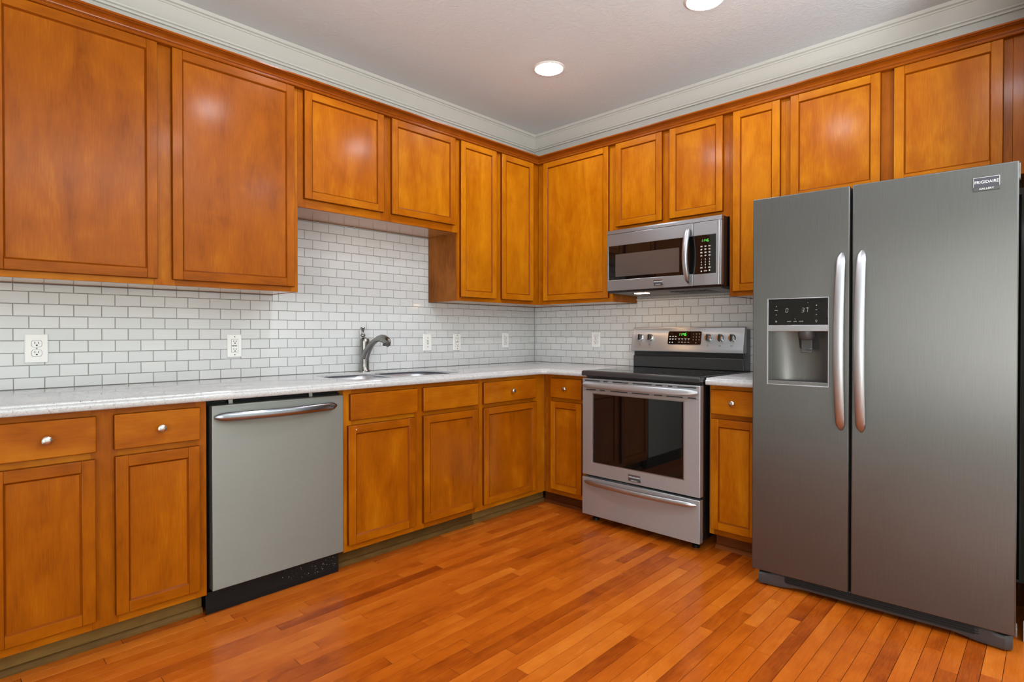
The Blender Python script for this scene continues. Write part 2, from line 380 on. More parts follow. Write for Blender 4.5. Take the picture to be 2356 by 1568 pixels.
# ------------------------------------------------------------------ backsplash
TH, Z0 = 0.0516, 0.9103; TROW = Z0 + 8 * TH
def tiles(regions, phase, TW):
    # regions: (s0, s1, z0, z1) rectangles; s runs along the wall; front is local -y
    mb = MB(); g = 0.0011; t = 0.0075
    for s0, s1, z0, z1 in regions:
        mb.box(s0, s1, -0.0055, -0.0005, z0, z1, mi=1)
        k0, k1 = int(math.floor((z0 - Z0) / TH)), int(math.ceil((z1 - Z0) / TH))
        for k in range(k0, k1):
            a, b = max(z0, Z0 + k * TH), min(z1, Z0 + (k + 1) * TH)
            if b - a < 0.004: continue
            ph = phase + (TW / 2 if k % 2 else 0)
            j0, j1 = int(math.floor((s0 - ph) / TW)), int(math.ceil((s1 - ph) / TW))
            for j in range(j0, j1):
                p, q = max(s0, ph + j * TW), min(s1, ph + (j + 1) * TW)
                if q - p < 0.004: continue
                e = 0.0014; x0, x1, c0, c1 = p + g, q - g, a + g, b - g
                tx, tz = random.gauss(0, .00008), random.gauss(0, .00006)
                F = [(x0 + e, -t + tx - tz, c0 + e), (x1 - e, -t - tx - tz, c0 + e), (x1 - e, -t - tx + tz, c1 - e), (x0 + e, -t + tx + tz, c1 - e)]
                Bk = [(x0, -t + .0022, c0), (x1, -t + .0022, c0), (x1, -t + .0022, c1), (x0, -t + .0022, c1)]
                mb.poly(F + Bk, [(0, 1, 2, 3), (4, 5, 1, 0), (5, 6, 2, 1), (6, 7, 3, 2), (7, 4, 0, 3)], 0, random.random())
    return mb
o = tiles([(-3.42, -0.0085, .9145, TROW), (-3.42, -2.172, TROW, 1.356), (-2.172, -1.10, TROW, 1.793), (-1.10, -0.0085, TROW, 1.356)], -2.1385, 0.10064).build('backsplash', [M['tile'], M['grout']], smooth=False)
tag(o, 'white glossy subway tile backsplash behind the sink and long counter', 'backsplash')
b2 = tiles([(0.0085, 2.2, .9145, TROW), (1.008, 1.7535, .86, .9145), (0.0085, .968, TROW, 1.356), (.968, 1.754, TROW, 1.372), (1.754, 2.2, TROW, 1.356)], 0.233 + 0.1033 / 2, 0.1033).build('backsplash', [M['tile'], M['grout']], smooth=False)
b2.data.transform(Matrix.Rotation(R(-90), 4, 'Z'))
tag(b2, 'white glossy subway tile backsplash behind the stove and under the microwave', 'backsplash')
rp = MB(); pts = []; n = 330
for i in range(n + 1):
    s = 0.97 + 0.782 * i / n; pts.append((s, -0.0125, 1.381))
rings = []
for i, p in enumerate(pts):
    ring = []
    for k in range(10):
        a = 2 * math.pi * k / 10; rr = 0.0075 + 0.0022 * math.cos(2 * (a - (p[0]) * 210))
        ring.append((p[0], p[1] + rr * math.cos(a), p[2] + rr * math.sin(a)))
    rings.append(ring)
rp.loft(rings); rpo = tag(rp.build('rope_border', M['rope'], b2), 'twisted rope tile border under the microwave'); rpo.data.transform(Matrix.Rotation(R(-90), 4, 'Z'))

# ------------------------------------------------------------------ outlets
def plate_base(name, root, w, h):
    MB().prism([(-w / 2, -.0005), (w / 2, -.0005), (w / 2, -.003), (w / 2 - .004, -.0062), (-w / 2 + .004, -.0062), (-w / 2, -.003)], 2, -h / 2 + .003, h / 2 - .003).build('plate', M['white'], root, bevel=.0015)
def slots(mb, z):
    mb.box(-.0072, -.0052, -.0106, -.0084, z + .0, z + .009); mb.box(.0052, .0072, -.0106, -.0084, z + .0, z + .008)
    mb.cyl((0, -.0084, z - .006), .003, .0022, '-y', 12)
def screw(root, z):
    MB().cyl((0, -.006, z), .0032, .0012, '-y', 12).build('screw', M['nickel'], root)
def duplex(x, y, z, rz, label, big=1.0, w=.072, h=.118):
    r = empty('electrical_outlet', (x, y, z), rz, label, 'outlet', 'wall outlets on the tile')
    plate_base('p', r, w, h)
    for dz in (.0195, -.0195):
        mb = MB(); pr = []
        for k in range(28):
            a = 2 * math.pi * k / 28; pr.append((max(-.0165, min(.0165, .0178 * math.cos(a))) , dz + max(-.0135, min(.0135, .0178 * math.sin(a)))))
        mb.prism(pr, 1, -.0094, -.005); rc = mb.build('receptacle', M['white'], r, bevel=.0008)
        ring = MB(); ring.prism([(p * 1.07, dz + (q - dz) * 1.07) for p, q in pr], 1, -.0067, -.005); ring.build('socket_rim', M['greyplastic'], rc)
        sl = MB(); slots(sl, dz); sl.build('slots', M['slot'], rc)
    screw(r, 0)
def gfci(x, y, z, rz, label):
    r = empty('electrical_outlet', (x, y, z), rz, label, 'outlet', 'wall outlets on the tile')
    plate_base('p', r, .072, .122)
    MB().box(-.0178, .0178, -.0066, -.005, -.0345, .0345).build('socket_rim', M['greyplastic'], r)
    rc = MB().box(-.0168, .0168, -.0092, -.005, -.0335, .0335).build('receptacle', M['white'], r, bevel=.0012)
    for q in (.0195, -.0215):
        sl = MB(); slots(sl, q); sl.build('slots', M['slot'], rc)
    bt = MB(); bt.box(-.015, -.003, -.0100, -.0088, -.0035, -.0005); bt.box(-.001, .010, -.0100, -.0088, -.0035, -.0005); bt.box(-.015, .010, -.0100, -.0088, .0012, .004)
    bt.build('test_buttons', M['greyplastic'], rc)
    screw(r, .047); screw(r, -.047)
def switch(x, y, z, rz, label):
    r = empty('light_switch', (x, y, z), rz, label, 'switch', None)
    plate_base('p', r, .072, .12)
    MB().box(-.0055, .0055, -.0068, -.005, -.0125, .0125).build('toggle_slot', M['greyplastic'], r)
    MB().prism([(-.006, -.009), (-.018, .002), (-.018, .008), (-.006, .006)], 0, -.0042, .0042).build('toggle', M['white'], r, bevel=.001)
    screw(r, .030); screw(r, -.030)
duplex(-3.1716, -.0085, 1.0845, 0, 'white duplex outlet at far left of tile above the knobbed drawers', w=.078, h=.124)
gfci(-2.3735, -.0085, 1.0825, 0, 'white rectangular outlet with test buttons on tile above the dishwasher')
switch(-1.1137, -.0085, 1.0845, 0, 'white toggle switch plate on tile just right of the faucet')
gfci(-.849, -.0085, 1.0842, 0, 'white rectangular outlet with test buttons between switch and corner outlet')
duplex(-.3543, -.0085, 1.091, 0, 'white duplex outlet nearest the corner on the sink wall tile', w=.070, h=.119)
duplex(-.0085, -.6196, 1.0985, R(-90), 'white duplex outlet on tile left of the stove backguard', w=.080, h=.120)

# ------------------------------------------------------------------ cabinets
KN = [(.0055, 0), (.0055, .010), (.0075, .013), (.0135, .016), (.0155, .020), (.0150, .024), (.0115, .027), (.006, .0285), (.0005, .029)]
def knob(parent, x, y, z):
    MB().lathe(KN, (x, y, z), '-y', 24).build('knob', M['knobnickel'], parent)
def edges(mb, l, r, b, t, y0, y1):                     # outer edge band behind the front face, side shade painted in darker wood
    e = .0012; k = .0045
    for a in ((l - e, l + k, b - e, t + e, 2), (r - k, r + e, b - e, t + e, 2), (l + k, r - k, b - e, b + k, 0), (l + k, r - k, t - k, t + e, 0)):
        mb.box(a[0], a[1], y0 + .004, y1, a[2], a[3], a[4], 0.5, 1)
def door(root, l, r, b, t, D, name='door', w=.046, tone=0.5):
    def tn_(): return tone + random.uniform(-.22, .22)
    c = .006; th = .020; mb = MB(); w0 = w - c; y0, y1 = -D, -D + th
    mb.box(l, l + w0, y0, y1, b, t, 2, tn_()); mb.box(r - w0, r, y0, y1, b, t, 2, tn_())
    mb.box(l + w0, r - w0, y0, y1, b, b + w0, 0, tn_()); mb.box(l + w0, r - w0, y0, y1, t - w0, t, 0, tn_())
    edges(mb, l, r, b, t, y0, y1)
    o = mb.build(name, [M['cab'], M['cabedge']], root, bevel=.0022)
    a = (l + w0, r - w0, b + w0, t - w0); q = (l + w, r - w, b + w, t - w); d = .0085
    A = [(a[0], y0, a[2]), (a[1], y0, a[2]), (a[1], y0, a[3]), (a[0], y0, a[3])]
    Q = [(q[0], y0 + d, q[2]), (q[1], y0 + d, q[2]), (q[1], y0 + d, q[3]), (q[0], y0 + d, q[3])]
    mm = MB(); tn = random.random()
    for k, g in ((0, 0), (1, 2), (2, 0), (3, 2)):
        k2 = (k + 1) % 4; mm.poly([A[k], A[k2], Q[k2], Q[k]], [(0, 1, 2, 3)], g, tn)
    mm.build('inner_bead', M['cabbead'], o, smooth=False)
    MB().box(a[0], a[1], y0 + d - .0003, y0 + d + .006, a[2], a[3], 2, tn_() + .1).build('panel', M['cabpanel'], o)
    return o
def drawer(root, l, r, b, t, D, kn=None, name='drawer'):
    mb = MB().box(l, r, -D, -D + .02, b, t, 0); edges(mb, l, r, b, t, -D, -D + .02)
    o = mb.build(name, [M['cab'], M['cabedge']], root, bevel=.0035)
    if kn: knob(o, kn[0], -D, kn[1])
    return o
def frame_front(root, rects, D):                        # face frame: list of (l, r, b, t, grain)
    mb = MB()
    for l, r, b, t, g in rects: mb.box(l, r, -D, -D + .019, b, t, g)
    return mb.build('face_frame', M['cab'], root, bevel=.0008)
def cab_root(name, wall, s0, label, cat):
    loc = (s0, 0, 0) if wall == 'L' else (0, -s0, 0)
    return empty(name, loc, 0 if wall == 'L' else R(-90), label, cat)
def upper(wall, s0, s1, z0, z1, D, doors, label, sides=(False, False), ff=(None, None), depth_back=.003, hide_l=0, tone=0.5):
    r = cab_root('wall_cabinet', wall, s0, label, 'cabinet'); W = s1 - s0; F = D - .0195
    mb = MB(); y1 = -depth_back - .0065; yf = -F + .0195
    mb.box(hide_l, .016, yf, y1, z0, z1, 2); mb.box(W - .016, W, yf, y1, z0, z1, 2)
    mb.box(.016, W - .016, yf, y1, z1 - .016, z1, 0); mb.box(.016, W - .016, y1 - .006, y1, z0, z1 - .016, 2)
    mb.build('carcass', M['sidewood'], r)
    MB().box(.016, W - .016, yf, y1 - .006, z0 + .001, z0 + .016, 0).build('bottom_panel', M['underside'], r)
    st = sorted([(d[0] - s0, d[1] - s0) for d in doors]); rects = []
    zt = doors[0][3]; zb = doors[0][2]
    e0 = ff[0] if ff[0] is not None else 0.0; e1 = ff[1] if ff[1] is not None else W
    xs = [e0, st[0][0] + .012]
    rects.append((e0, st[0][0] + .012, z0, z1, 2))
    for (a, b), (c, d) in zip(st, st[1:]): rects.append((b - .012, c + .012, z0, z1, 2))
    rects.append((st[-1][1] - .012, e1, z0, z1, 2))
    for a, b in st:
        rects.append((a + .012, b - .012, z0, zb + .012, 0)); rects.append((a + .012, b - .012, zt - .02, z1, 0))
    frame_front(r, rects, F)
    for d in doors: door(r, d[0] - s0, d[1] - s0, d[2], d[3], D, tone=tone)
    return r
ZT, ZB = 2.3899, 1.3833
TOP, BOT = 2.428, 1.357
upper('L', -3.40, -2.172, BOT, TOP, .3294, [(-3.3365, -2.8015, ZB, ZT), (-2.7442, -2.1955, ZB, ZT)], 'tall wide two-door wooden wall cabinet at far left above the counter', tone=.2)
upper('L', -2.1715, -1.1005, 1.7936, TOP, .3294, [(-2.141, -1.6671, 1.8383, ZT), (-1.6113, -1.1334, 1.8383, ZT)], 'short two-door wooden wall cabinet above the sink', tone=.7)
upper('L', -1.10, -.003, BOT, TOP, .3294, [(-1.0841, -.7633, ZB, ZT), (-.7087, -.3833, ZB, ZT)], 'wooden wall cabinet with two narrow doors right of the sink, in the corner', ff=(None, 1.10 - .3105), tone=1.25)
upper('R', .3115, .968, BOT, TOP, .3301, [(.3742, .941, ZB, ZT)], 'wooden wall cabinet with one wide door between the corner and microwave', tone=1.2)
upper('R', .9685, 1.7535, 1.812, TOP, .3301, [(.9995, 1.3345, 1.846, ZT), (1.3872, 1.7175, 1.846, ZT)], 'short two-door wooden wall cabinet directly above the microwave', tone=.9)
upper('R', 1.754, 2.054, BOT, TOP, .3301, [(1.778, 2.0286, ZB, ZT)], 'narrow one-door wooden wall cabinet between microwave and refrigerator', tone=1.0)
upper('R', 2.0545, 2.9565, 1.813, TOP, .3301, [(2.082, 2.4843, 1.846, ZT), (2.5391, 2.9265, 1.846, ZT)], 'two-door wooden wall cabinet above the refrigerator', tone=.8)
fr = cab_root('filler_panel', 'R', 2.957, 'plain wooden filler panel at the right edge above the refrigerator', 'panel')
MB().box(0, .066, -.3135, -.005, 1.813, TOP, 2).build('board', M['cab'], fr, bevel=.001)
KP = [(.303, 2.4285), (.303, 2.389), (.3105, 2.389), (.3345, 2.3915), (.3375, 2.3955), (.3375, 2.400), (.334, 2.4035), (.3305, 2.4045), (.3305, 2.408), (.334, 2.4085), (.335, 2.413), (.3385, 2.4185), (.3445, 2.4235), (.352, 2.4262), (.3575, 2.4272), (.3575, 2.4300), (.3635, 2.4305), (.366, 2.433), (.366, 2.439), (.363, 2.4405), (.303, 2.4405)]
mb = L_mold(KP, -3.40, -3.022); o = mb.build('cabinet_crown', M['crownwood'])
tag(o, 'dark stained wooden crown molding running along the tops of the wall cabinets', 'molding')

def base(wall, s0, s1, D, bays, label, cutl=0.0, ffr=None, ff0=None, toe=True, toeY=.562, toe_r=None, toe_l=0.0, back=-.003, counter=.877):
    # bays: (l, r, drawer?, knob?)
    r = cab_root('base_cabinet', wall, s0, label, 'cabinet'); W = s1 - s0; F = D - .0195; yf = -F + .0195; z0 = .088
    mb = MB()
    mb.box(cutl, cutl + .016, yf, back, z0, counter, 2); mb.box(W - .016, W, yf, back, z0, counter, 2)
    mb.box(cutl + .016, W - .016, yf, back, z0, z0 + .016, 0); mb.box(cutl + .016, W - .016, back - .006, back, z0 + .016, counter, 2)
    mb.build('carcass', M['sidewood'], r)
    e1 = W if ffr is None else ffr; e0 = 0 if ff0 is None else ff0
    L = [(b[0][0] - s0, b[0][1] - s0) for b in bays]
    rects = [(e0, L[0][0] + .012, z0, counter, 2)]
    for p, q in zip(L, L[1:]): rects.append((p[1] - .012, q[0] + .012, z0, counter, 2))
    rects.append((L[-1][1] - .012, e1, z0, counter, 2))
    for p, q in L: rects += [(p + .012, q - .012, z0, .134, 0), (p + .012, q - .012, .690, .735, 0), (p + .012, q - .012, .842, counter, 0)]
    frame_front(r, rects, F)
    for dr, do, kn in bays:
        drawer(r, dr[0] - s0, dr[1] - s0, .7256, .8524, D, ((kn - s0), .788) if kn is not None else None)
        door(r, do[0] - s0, do[1] - s0, .1213, .6995, D, tone=.25 if wall == 'L' else .8)
    te = e1 if toe_r is None else toe_r
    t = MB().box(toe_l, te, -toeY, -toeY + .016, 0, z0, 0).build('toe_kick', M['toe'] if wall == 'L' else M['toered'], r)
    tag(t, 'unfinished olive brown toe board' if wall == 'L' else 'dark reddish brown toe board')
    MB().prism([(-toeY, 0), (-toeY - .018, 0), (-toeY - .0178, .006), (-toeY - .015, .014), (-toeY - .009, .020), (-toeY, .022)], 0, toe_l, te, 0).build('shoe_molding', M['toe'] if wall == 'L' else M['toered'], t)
    return r
base('L', -3.40, -2.7105, .6466, [((-3.366, -3.0779), (-3.366, -3.0811), -3.2174), ((-3.0234, -2.7381), (-3.0206, -2.7403), -2.877)], 'wooden base cabinet with two knobbed drawers and two doors left of the dishwasher')
base('L', -2.0985, -1.2055, .6466, [((-2.068, -1.6699), (-2.0792, -1.6859), None), ((-1.6291, -1.2287), (-1.6272, -1.2314), None)], 'wooden base cabinet with knobless drawer fronts under the sink')
base('L', -1.205, -.606, .6466, [((-1.1812, -.7135), (-1.1805, -.7071), -.9465)], 'wooden corner base cabinet with one knobbed drawer right of the sink cabinet', toe_r=1.205 - .546)
base('R', .6285, .993, .6251, [((.6915, .9432), (.6916, .9428), .820)], 'narrow wooden base cabinet between the corner and the stove', toeY=.545, toe_l=-.047)
base('R', 1.775, 2.044, .6251, [((1.7876, 2.03), (1.7885, 2.03), 1.908)], 'narrow wooden base cabinet with one knob between stove and refrigerator', toeY=.545, toe_l=.012)

sd = [c for c in col.objects if c.name.startswith('door') and c.parent and c.parent.get('label', '').startswith('wooden base cabinet with knobless')][0]
cm = MB()
for dx, dz, rr in ((0, 0, .0022), (.0035, -.002, .0014), (.006, .0045, .0012)): cm.cyl((.0585 + dx, -.6468, .679 + dz), rr, .0004, '-y', 7)
tag(cm.build('chipped_spots', M['white'], sd), 'small pale chips in the finish', kind='stuff')

# ------------------------------------------------------------------ countertops with eased edge, sink cut-out
def rrect(x0, x1, y0, y1, r, n=8):
    p = []
    for cx, cy, a0 in ((x1 - r, y1 - r, 0), (x0 + r, y1 - r, 90), (x0 + r, y0 + r, 180), (x1 - r, y0 + r, 270)):
        for k in range(n + 1): a = R(a0 + 90 * k / n); p.append((cx + r * math.cos(a), cy + r * math.sin(a)))
    return p
EDGE = [(.0, .914), (.004, .9125), (.006, .9095), (.0065, .9055), (.009, .9045), (.0135, .9025), (.0165, .8985), (.017, .893), (.0165, .884), (.014, .879), (.010, .877)]
def counter(loop_fn, hole, label):
    bm = bmesh.new(); loops = []
    for d, z in EDGE: loops.append([bm.verts.new((x, y, z)) for x, y in loop_fn(d)])
    n = len(loops[0])
    for A, Bq in zip(loops, loops[1:]):
        for k in range(n): bm.faces.new((A[k], A[(k + 1) % n], Bq[(k + 1) % n], Bq[k]))
    def cap(verts, hv):
        e = []
        for vv in [verts] + hv:
            for k in range(len(vv)):
                a, b = vv[k], vv[(k + 1) % len(vv)]; e.append(bm.edges.get((a, b)) or bm.edges.new((a, b)))
        bmesh.ops.triangle_fill(bm, use_beauty=True, use_dissolve=False, edges=e)
    ht, hb = [], []
    for h in hole:
        cx_ = sum(q[0] for q in h) / len(h); cy_ = sum(q[1] for q in h) / len(h)
        big = [(x + math.copysign(.02, x - cx_), y + math.copysign(.02, y - cy_)) for x, y in h]
        a0 = [bm.verts.new((x, y, .9125)) for x, y in h]; a = [bm.verts.new((x + math.copysign(.0012, x - cx_), y + math.copysign(.0012, y - cy_), .914)) for x, y in h]
        a2 = [bm.verts.new((x, y, .902)) for x, y in h]; a3 = [bm.verts.new((x, y, .902)) for x, y in big]; b = [bm.verts.new((x, y, .877)) for x, y in big]
        for P_, Q_ in ((a, a0), (a0, a2), (a2, a3), (a3, b)):
            for k in range(len(h)): bm.faces.new((P_[k], Q_[k], Q_[(k + 1) % len(h)], P_[(k + 1) % len(h)]))
        ht.append(a); hb.append(b)
    cap(loops[0], ht); cap(loops[-1], hb)
    bmesh.ops.recalc_face_normals(bm, faces=bm.faces[:])
    me = bpy.data.meshes.new('countertop'); bm.to_mesh(me); bm.free(); me.materials.append(M['quartz'])
    me.polygons.foreach_set('use_smooth', [True] * len(me.polygons)); me.set_sharp_from_angle(angle=R(40))
    o = bpy.data.objects.new('countertop', me); col.objects.link(o); return tag(o, label, 'countertop')
def L_loop(d):
    fy, fx, rad = -.650 - d, -.640 - d, .055
    p = [(-3.40, -.009), (-3.40, fy)]
    cx, cy = fx - rad, fy - rad                            # concave inside corner
    for k in range(9): a = R(90 - 90 * k / 8); p.append((cx + (rad) * math.cos(a), cy + rad * math.sin(a)))
    p += [(fx, -1.0045), (-.009, -1.0045), (-.009, -.009)]
    return p
SINK = rrect(-2.025, -1.255, -.560, -.135, .11)
counter(L_loop, [SINK[::-1]], 'L-shaped speckled white quartz countertop along the sink wall to the stove')
def S_loop(d): return [(-.009, -1.7735), (-.640 - d, -1.7735), (-.640 - d, -2.042), (-.009, -2.042)]
counter(S_loop, [], 'short speckled white quartz countertop between stove and refrigerator')

sk = empty('kitchen_sink', (-1.64, -.35, .9015), 0, 'stainless double bowl undermount sink set in the quartz counter', 'sink')
def bowl(x0, x1, y0, y1, depth):
    mb = MB(); rings = []
    for ins, z, r in ((0, 0, .10), (.004, -.03, .10), (.010, -depth + .05, .10), (.02, -depth + .012, .09), (.05, -depth, .07)):
        rings.append([(x, y, z) for x, y in rrect(x0 + ins, x1 - ins, y0 + ins, y1 - ins, r)])
    mb.loft(rings, caps=False); n = len(rings[0]); mb.face(rings[-1])
    o = mb.build('bowl', M['sink_steel'], sk)
    sm = o.modifiers.new('solid', 'SOLIDIFY'); sm.thickness = .0015; sm.offset = 1
    cx, cy = (x0 + x1) / 2, (y0 + y1) / 2
    MB().lathe([(.043, 0), (.043, .002), (.034, .003), (.03, -.001), (.004, -.001)], (cx, cy, -depth + .0005), 'z', 28).build('drain', M['chrome'], o)
    return o
bowl(-.395, -.022, -.222, .227, .19); bowl(.012, .395, -.222, .227, .19)
bd = MB(); bd.prism([(-.028, 0), (.018, 0), (.018, -.004), (.012, -.010), (-.022, -.010), (-.028, -.004)], 1, -.205, .21)
bd.build('divider', M['sink_steel'], sk, bevel=.002)
fl2 = MB()
out = rrect(-.402, .402, -.227, .232, .12); inn = rrect(-.393, .393, -.22, .225, .10)
for k in range(len(out)):
    k2 = (k + 1) % len(out); fl2.face([(*out[k], -.0005), (*out[k2], -.0005), (*inn[k2], -.0005), (*inn[k], -.0005)])
fl2.build('rim', M['sink_steel'], sk)

# ------------------------------------------------------------------ faucet
fc = empty('faucet', (-1.632, -.062, .914), 0, 'brushed nickel single handle pull-out faucet behind the sink', 'faucet')
MB().lathe([(.0335, 0), (.0335, .005), (.030, .009), (.0275, .014), (.0268, .05), (.0278, .064), (.0278, .068), (.0262, .070)], (0, 0, 0), 'z', 32).build('base', M['nickel'], fc)
bd = MB().lathe([(.0262, .066), (.0268, .10), (.0282, .14), (.0292, .165), (.0295, .176)], (0, 0, 0), 'z', 32).build('body', M['nickel'], fc)
MB().lathe([(.0296, .176), (.0298, .180), (.0290, .190), (.0255, .199), (.016, .204), (.009, .206), (.0085, .210)], (0, 0, 0), 'z', 32).build('cap', M['nickel'], fc)
hd = MB().lathe([(.008, .208), (.011, .212), (.0155, .219), (.0155, .223), (.0105, .228), (.0078, .234), (.0070, .240), (.0095, .252), (.0128, .262), (.0138, .267), (.0120, .270), (.003, .271)], (0, 0, 0), 'z', 24).build('handle', M['nickel'], fc)
sp = [(0, .002, .074), (0, -.012, .100), (0, -.034, .130), (0, -.066, .160), (0, -.100, .181), (0, -.130, .193)]
sr = [.026, .0250, .0225, .0195, .0168, .0158]
MB().sweep(sp, sr, sr, (1, 0, 0), 24).build('spout', M['nickel'], fc)
hp = [(0, -.126, .1915), (0, -.150, .2005), (0, -.180, .2035), (0, -.210, .1990), (0, -.236, .1880), (0, -.254, .1760), (0, -.262, .1690)]
hr = [.0155, .0180, .0220, .0258, .0272, .0265, .0215]
hb = [.0155, .0165, .0182, .0195, .0188, .0145, .0070]
head = MB().sweep(hp, hr, hb, (1, 0, 0), 24).build('spray_head', M['nickel'], fc)
mb = MB(); mb.lathe([(.021, 0), (.0225, .006), (.0225, .011)], (0, -.236, .1605), 'z', 24); mb.build('aerator', M['darkgrey'], head, rot=None)
hd.rotation_euler = (0, R(-3), 0)

# ------------------------------------------------------------------ dishwasher
dw = empty('dishwasher', (-2.7095, 0, 0), 0, 'stainless steel dishwasher with bowed bar handle under the counter', 'dishwasher')
MB().box(.012, .598, -.585, -.02, .012, .866).build('tub_body', M['blackmat'], dw)
MB().holed((.0175, .6065), (.0985, .853), set(), -.6375, -.592).build('door_panel', M['dw_steel'], dw, bevel=.003)
MB().box(.0165, .6075, -.592, -.586, .095, .858).build('door_gasket', M['blackmat'], dw)
def bar(x0, x1, z, y, bow, ra, rb, name, parent, m, n=30, tip=.35):
    pts, A, Bq = [], [], []
    for i in range(n + 1):
        t = i / n; e = math.sin(math.pi * t); k = min(1, (min(t, 1 - t) / .07)) ** .5
        pts.append((x0 + (x1 - x0) * t, y - bow * (e ** .7 if e > 0 else 0), z)); A.append(ra * (tip + (1 - tip) * k)); Bq.append(rb * (tip + (1 - tip) * k))
    return MB().sweep(pts, A, Bq, (0, 0, 1), 18, 2.4).build(name, m, parent)
bar(.028, .567, .8065, -.642, .040, .013, .0190, 'handle', dw, M['polished'])
kp = MB(); kp.box(.0, .592, -.612, -.606, .0, .089); kp.build('kick_plate', M['blackmat'], dw, bevel=.0015)
MB().box(.0, .592, -.6128, -.6118, .026, .0275).build('kick_seam', M['slot'], dw)
sp_ = MB(); random.seed(11)
for k in range(46):
    xx = .30 + .28 * random.random() ** .6; zz = .03 + .055 * random.random(); rr = random.choice((.0005, .0006, .0008, .0013))
    sp_.cyl((xx, -.612, zz), rr, .0004, '-y', 6)
tag(sp_.build('paint_specks', M['white'], dw), 'tiny white paint specks', kind='stuff')
for xx in (.093, .448):
    MB().box(xx, xx + .018, -.606, -.590, .852, .8765).build('mounting_clip', M['nickel'], dw, bevel=.001)

# ------------------------------------------------------------------ brand plate used on the appliances
def badge(parent, x, y, z, w, h):
    b = MB().box(x - w / 2, x + w / 2, y - .004, y, z - h / 2, z + h / 2).build('badge', M['darkgrey'], parent, bevel=.0006)
    MB().box(x - w / 2 + .001, x + w / 2 - .0005, y - .0046, y - .0035, z - h * .22, z + h / 2 - .0008).build('badge_face', M['badgegrey'], b)
    e = MB(); e.box(x - w / 2, x + w / 2, y - .0052, y - .0035, z + h / 2 - .0018, z + h / 2); e.box(x + w / 2 - .002, x + w / 2, y - .0052, y - .0035, z - h * .22, z + h / 2); e.box(x - w / 2, x - w / 2 + .0014, y - .0052, y - .0035, z - h * .22, z + h / 2)
    e.build('badge_rim', M['chrome'], b)
    text('FRIGIDAIRE', h * .3, M['print'], b, x, y - .0049, z + h * .13, 'brand_lettering', w * .9)
    text('GALLERY', h * .17, M['print'], b, x, y - .0043, z - h * .36, 'series_lettering', w * .55)
    return b

# ------------------------------------------------------------------ range
rg = empty('stove', (0, -1.0065, 0), R(-90), 'freestanding stainless electric stove with black glass cooktop and backguard', 'stove')
MB().box(.004, .753, -.655, -.03, .052, .888).build('body', M['black'], rg, bevel=.002)
for fx in (.05, .70):
    for fy in (-.62, -.09): MB().lathe([(.020, 0), (.020, .014), (.010, .018), (.010, .054)], (fx, fy, 0), 'z', 16).build('foot', M['blackmat'], rg)
ct = MB().prism([(-.705, .890), (-.705, .910), (-.700, .9175), (-.692, .9195), (-.12, .9195), (-.12, .890)], 0, -.001, .7605).build('cooktop_frame', M['charcoal'], rg, bevel=.003)
MB().box(.018, .740, -.672, -.135, .9190, .9205).build('cooktop_glass', M['glass'], rg)
ring = MB()
for cx, cy, r0 in ((.20, -.53, .10), (.56, -.53, .115), (.20, -.27, .075), (.56, -.27, .09)):
    for r1 in (r0, r0 * .62):
        ring.loft([[(cx + q * math.cos(2 * math.pi * k / 64), cy + q * math.sin(2 * math.pi * k / 64), .9206) for k in range(64)] for q in (r1, r1 + .0015)], caps=False)
ring.build('burner_marks', M['inkgrey'], rg)
# door: steel frame with a window
od = MB().holed((-.0015 + .003, .0765, .668, .7585), (.2885, .3675, .786, .8735), {(1, 1)}, -.6974, -.658).build('oven_door', M['range_steel'], rg, bevel=.003)
MB().box(.073, .672, -.6935, -.680, .364, .790).build('oven_glass', M['glass'], od)
fi = MB()
for a, b, c, d in ((.0765, .0795, .3675, .786), (.665, .668, .3675, .786), (.0765, .668, .3675, .3705), (.0765, .668, .783, .786)): fi.box(a, b, -.6985, -.690, c, d)
fi.build('window_trim', M['bright_steel'], od)
vt = MB()
for z, segs in ((.8610, ((.02, .13), (.155, .185), (.22, .325), (.355, .475), (.50, .54), (.575, .60), (.63, .735))), (.8070, ((.03, .10), (.13, .165), (.205, .32), (.35, .46), (.49, .54), (.565, .66), (.69, .735)))):
    for a, b in segs: vt.box(a, b, -.6986, -.690, z - .0022, z + .0022)
vt.build('vent_slots', M['slot'], od)
vg = MB(); vg.prism([(-.6974, .800), (-.7005, .801), (-.7005, .803), (-.6974, .804)], 0, .012, .748); vg.prism([(-.6974, .8645), (-.7005, .8655), (-.7005, .867), (-.6974, .868)], 0, .012, .748)
vg.build('door_ridge', M['bright_steel'], od)
bar(.010, .745, .8365, -.700, .036, .014, .0185, 'door_handle', od, M['range_steel'], tip=.5)
badge(od, .3685, -.6974, .323, .080, .036)
dr = MB().holed((.0, .7565), (.0455, .2735), set(), -.6974, -.658).build('storage_drawer', M['range_steel'], rg, bevel=.003)
bar(.018, .738, .247, -.699, .036, .012, .015, 'drawer_handle', dr, M['bright_steel'], tip=.3)
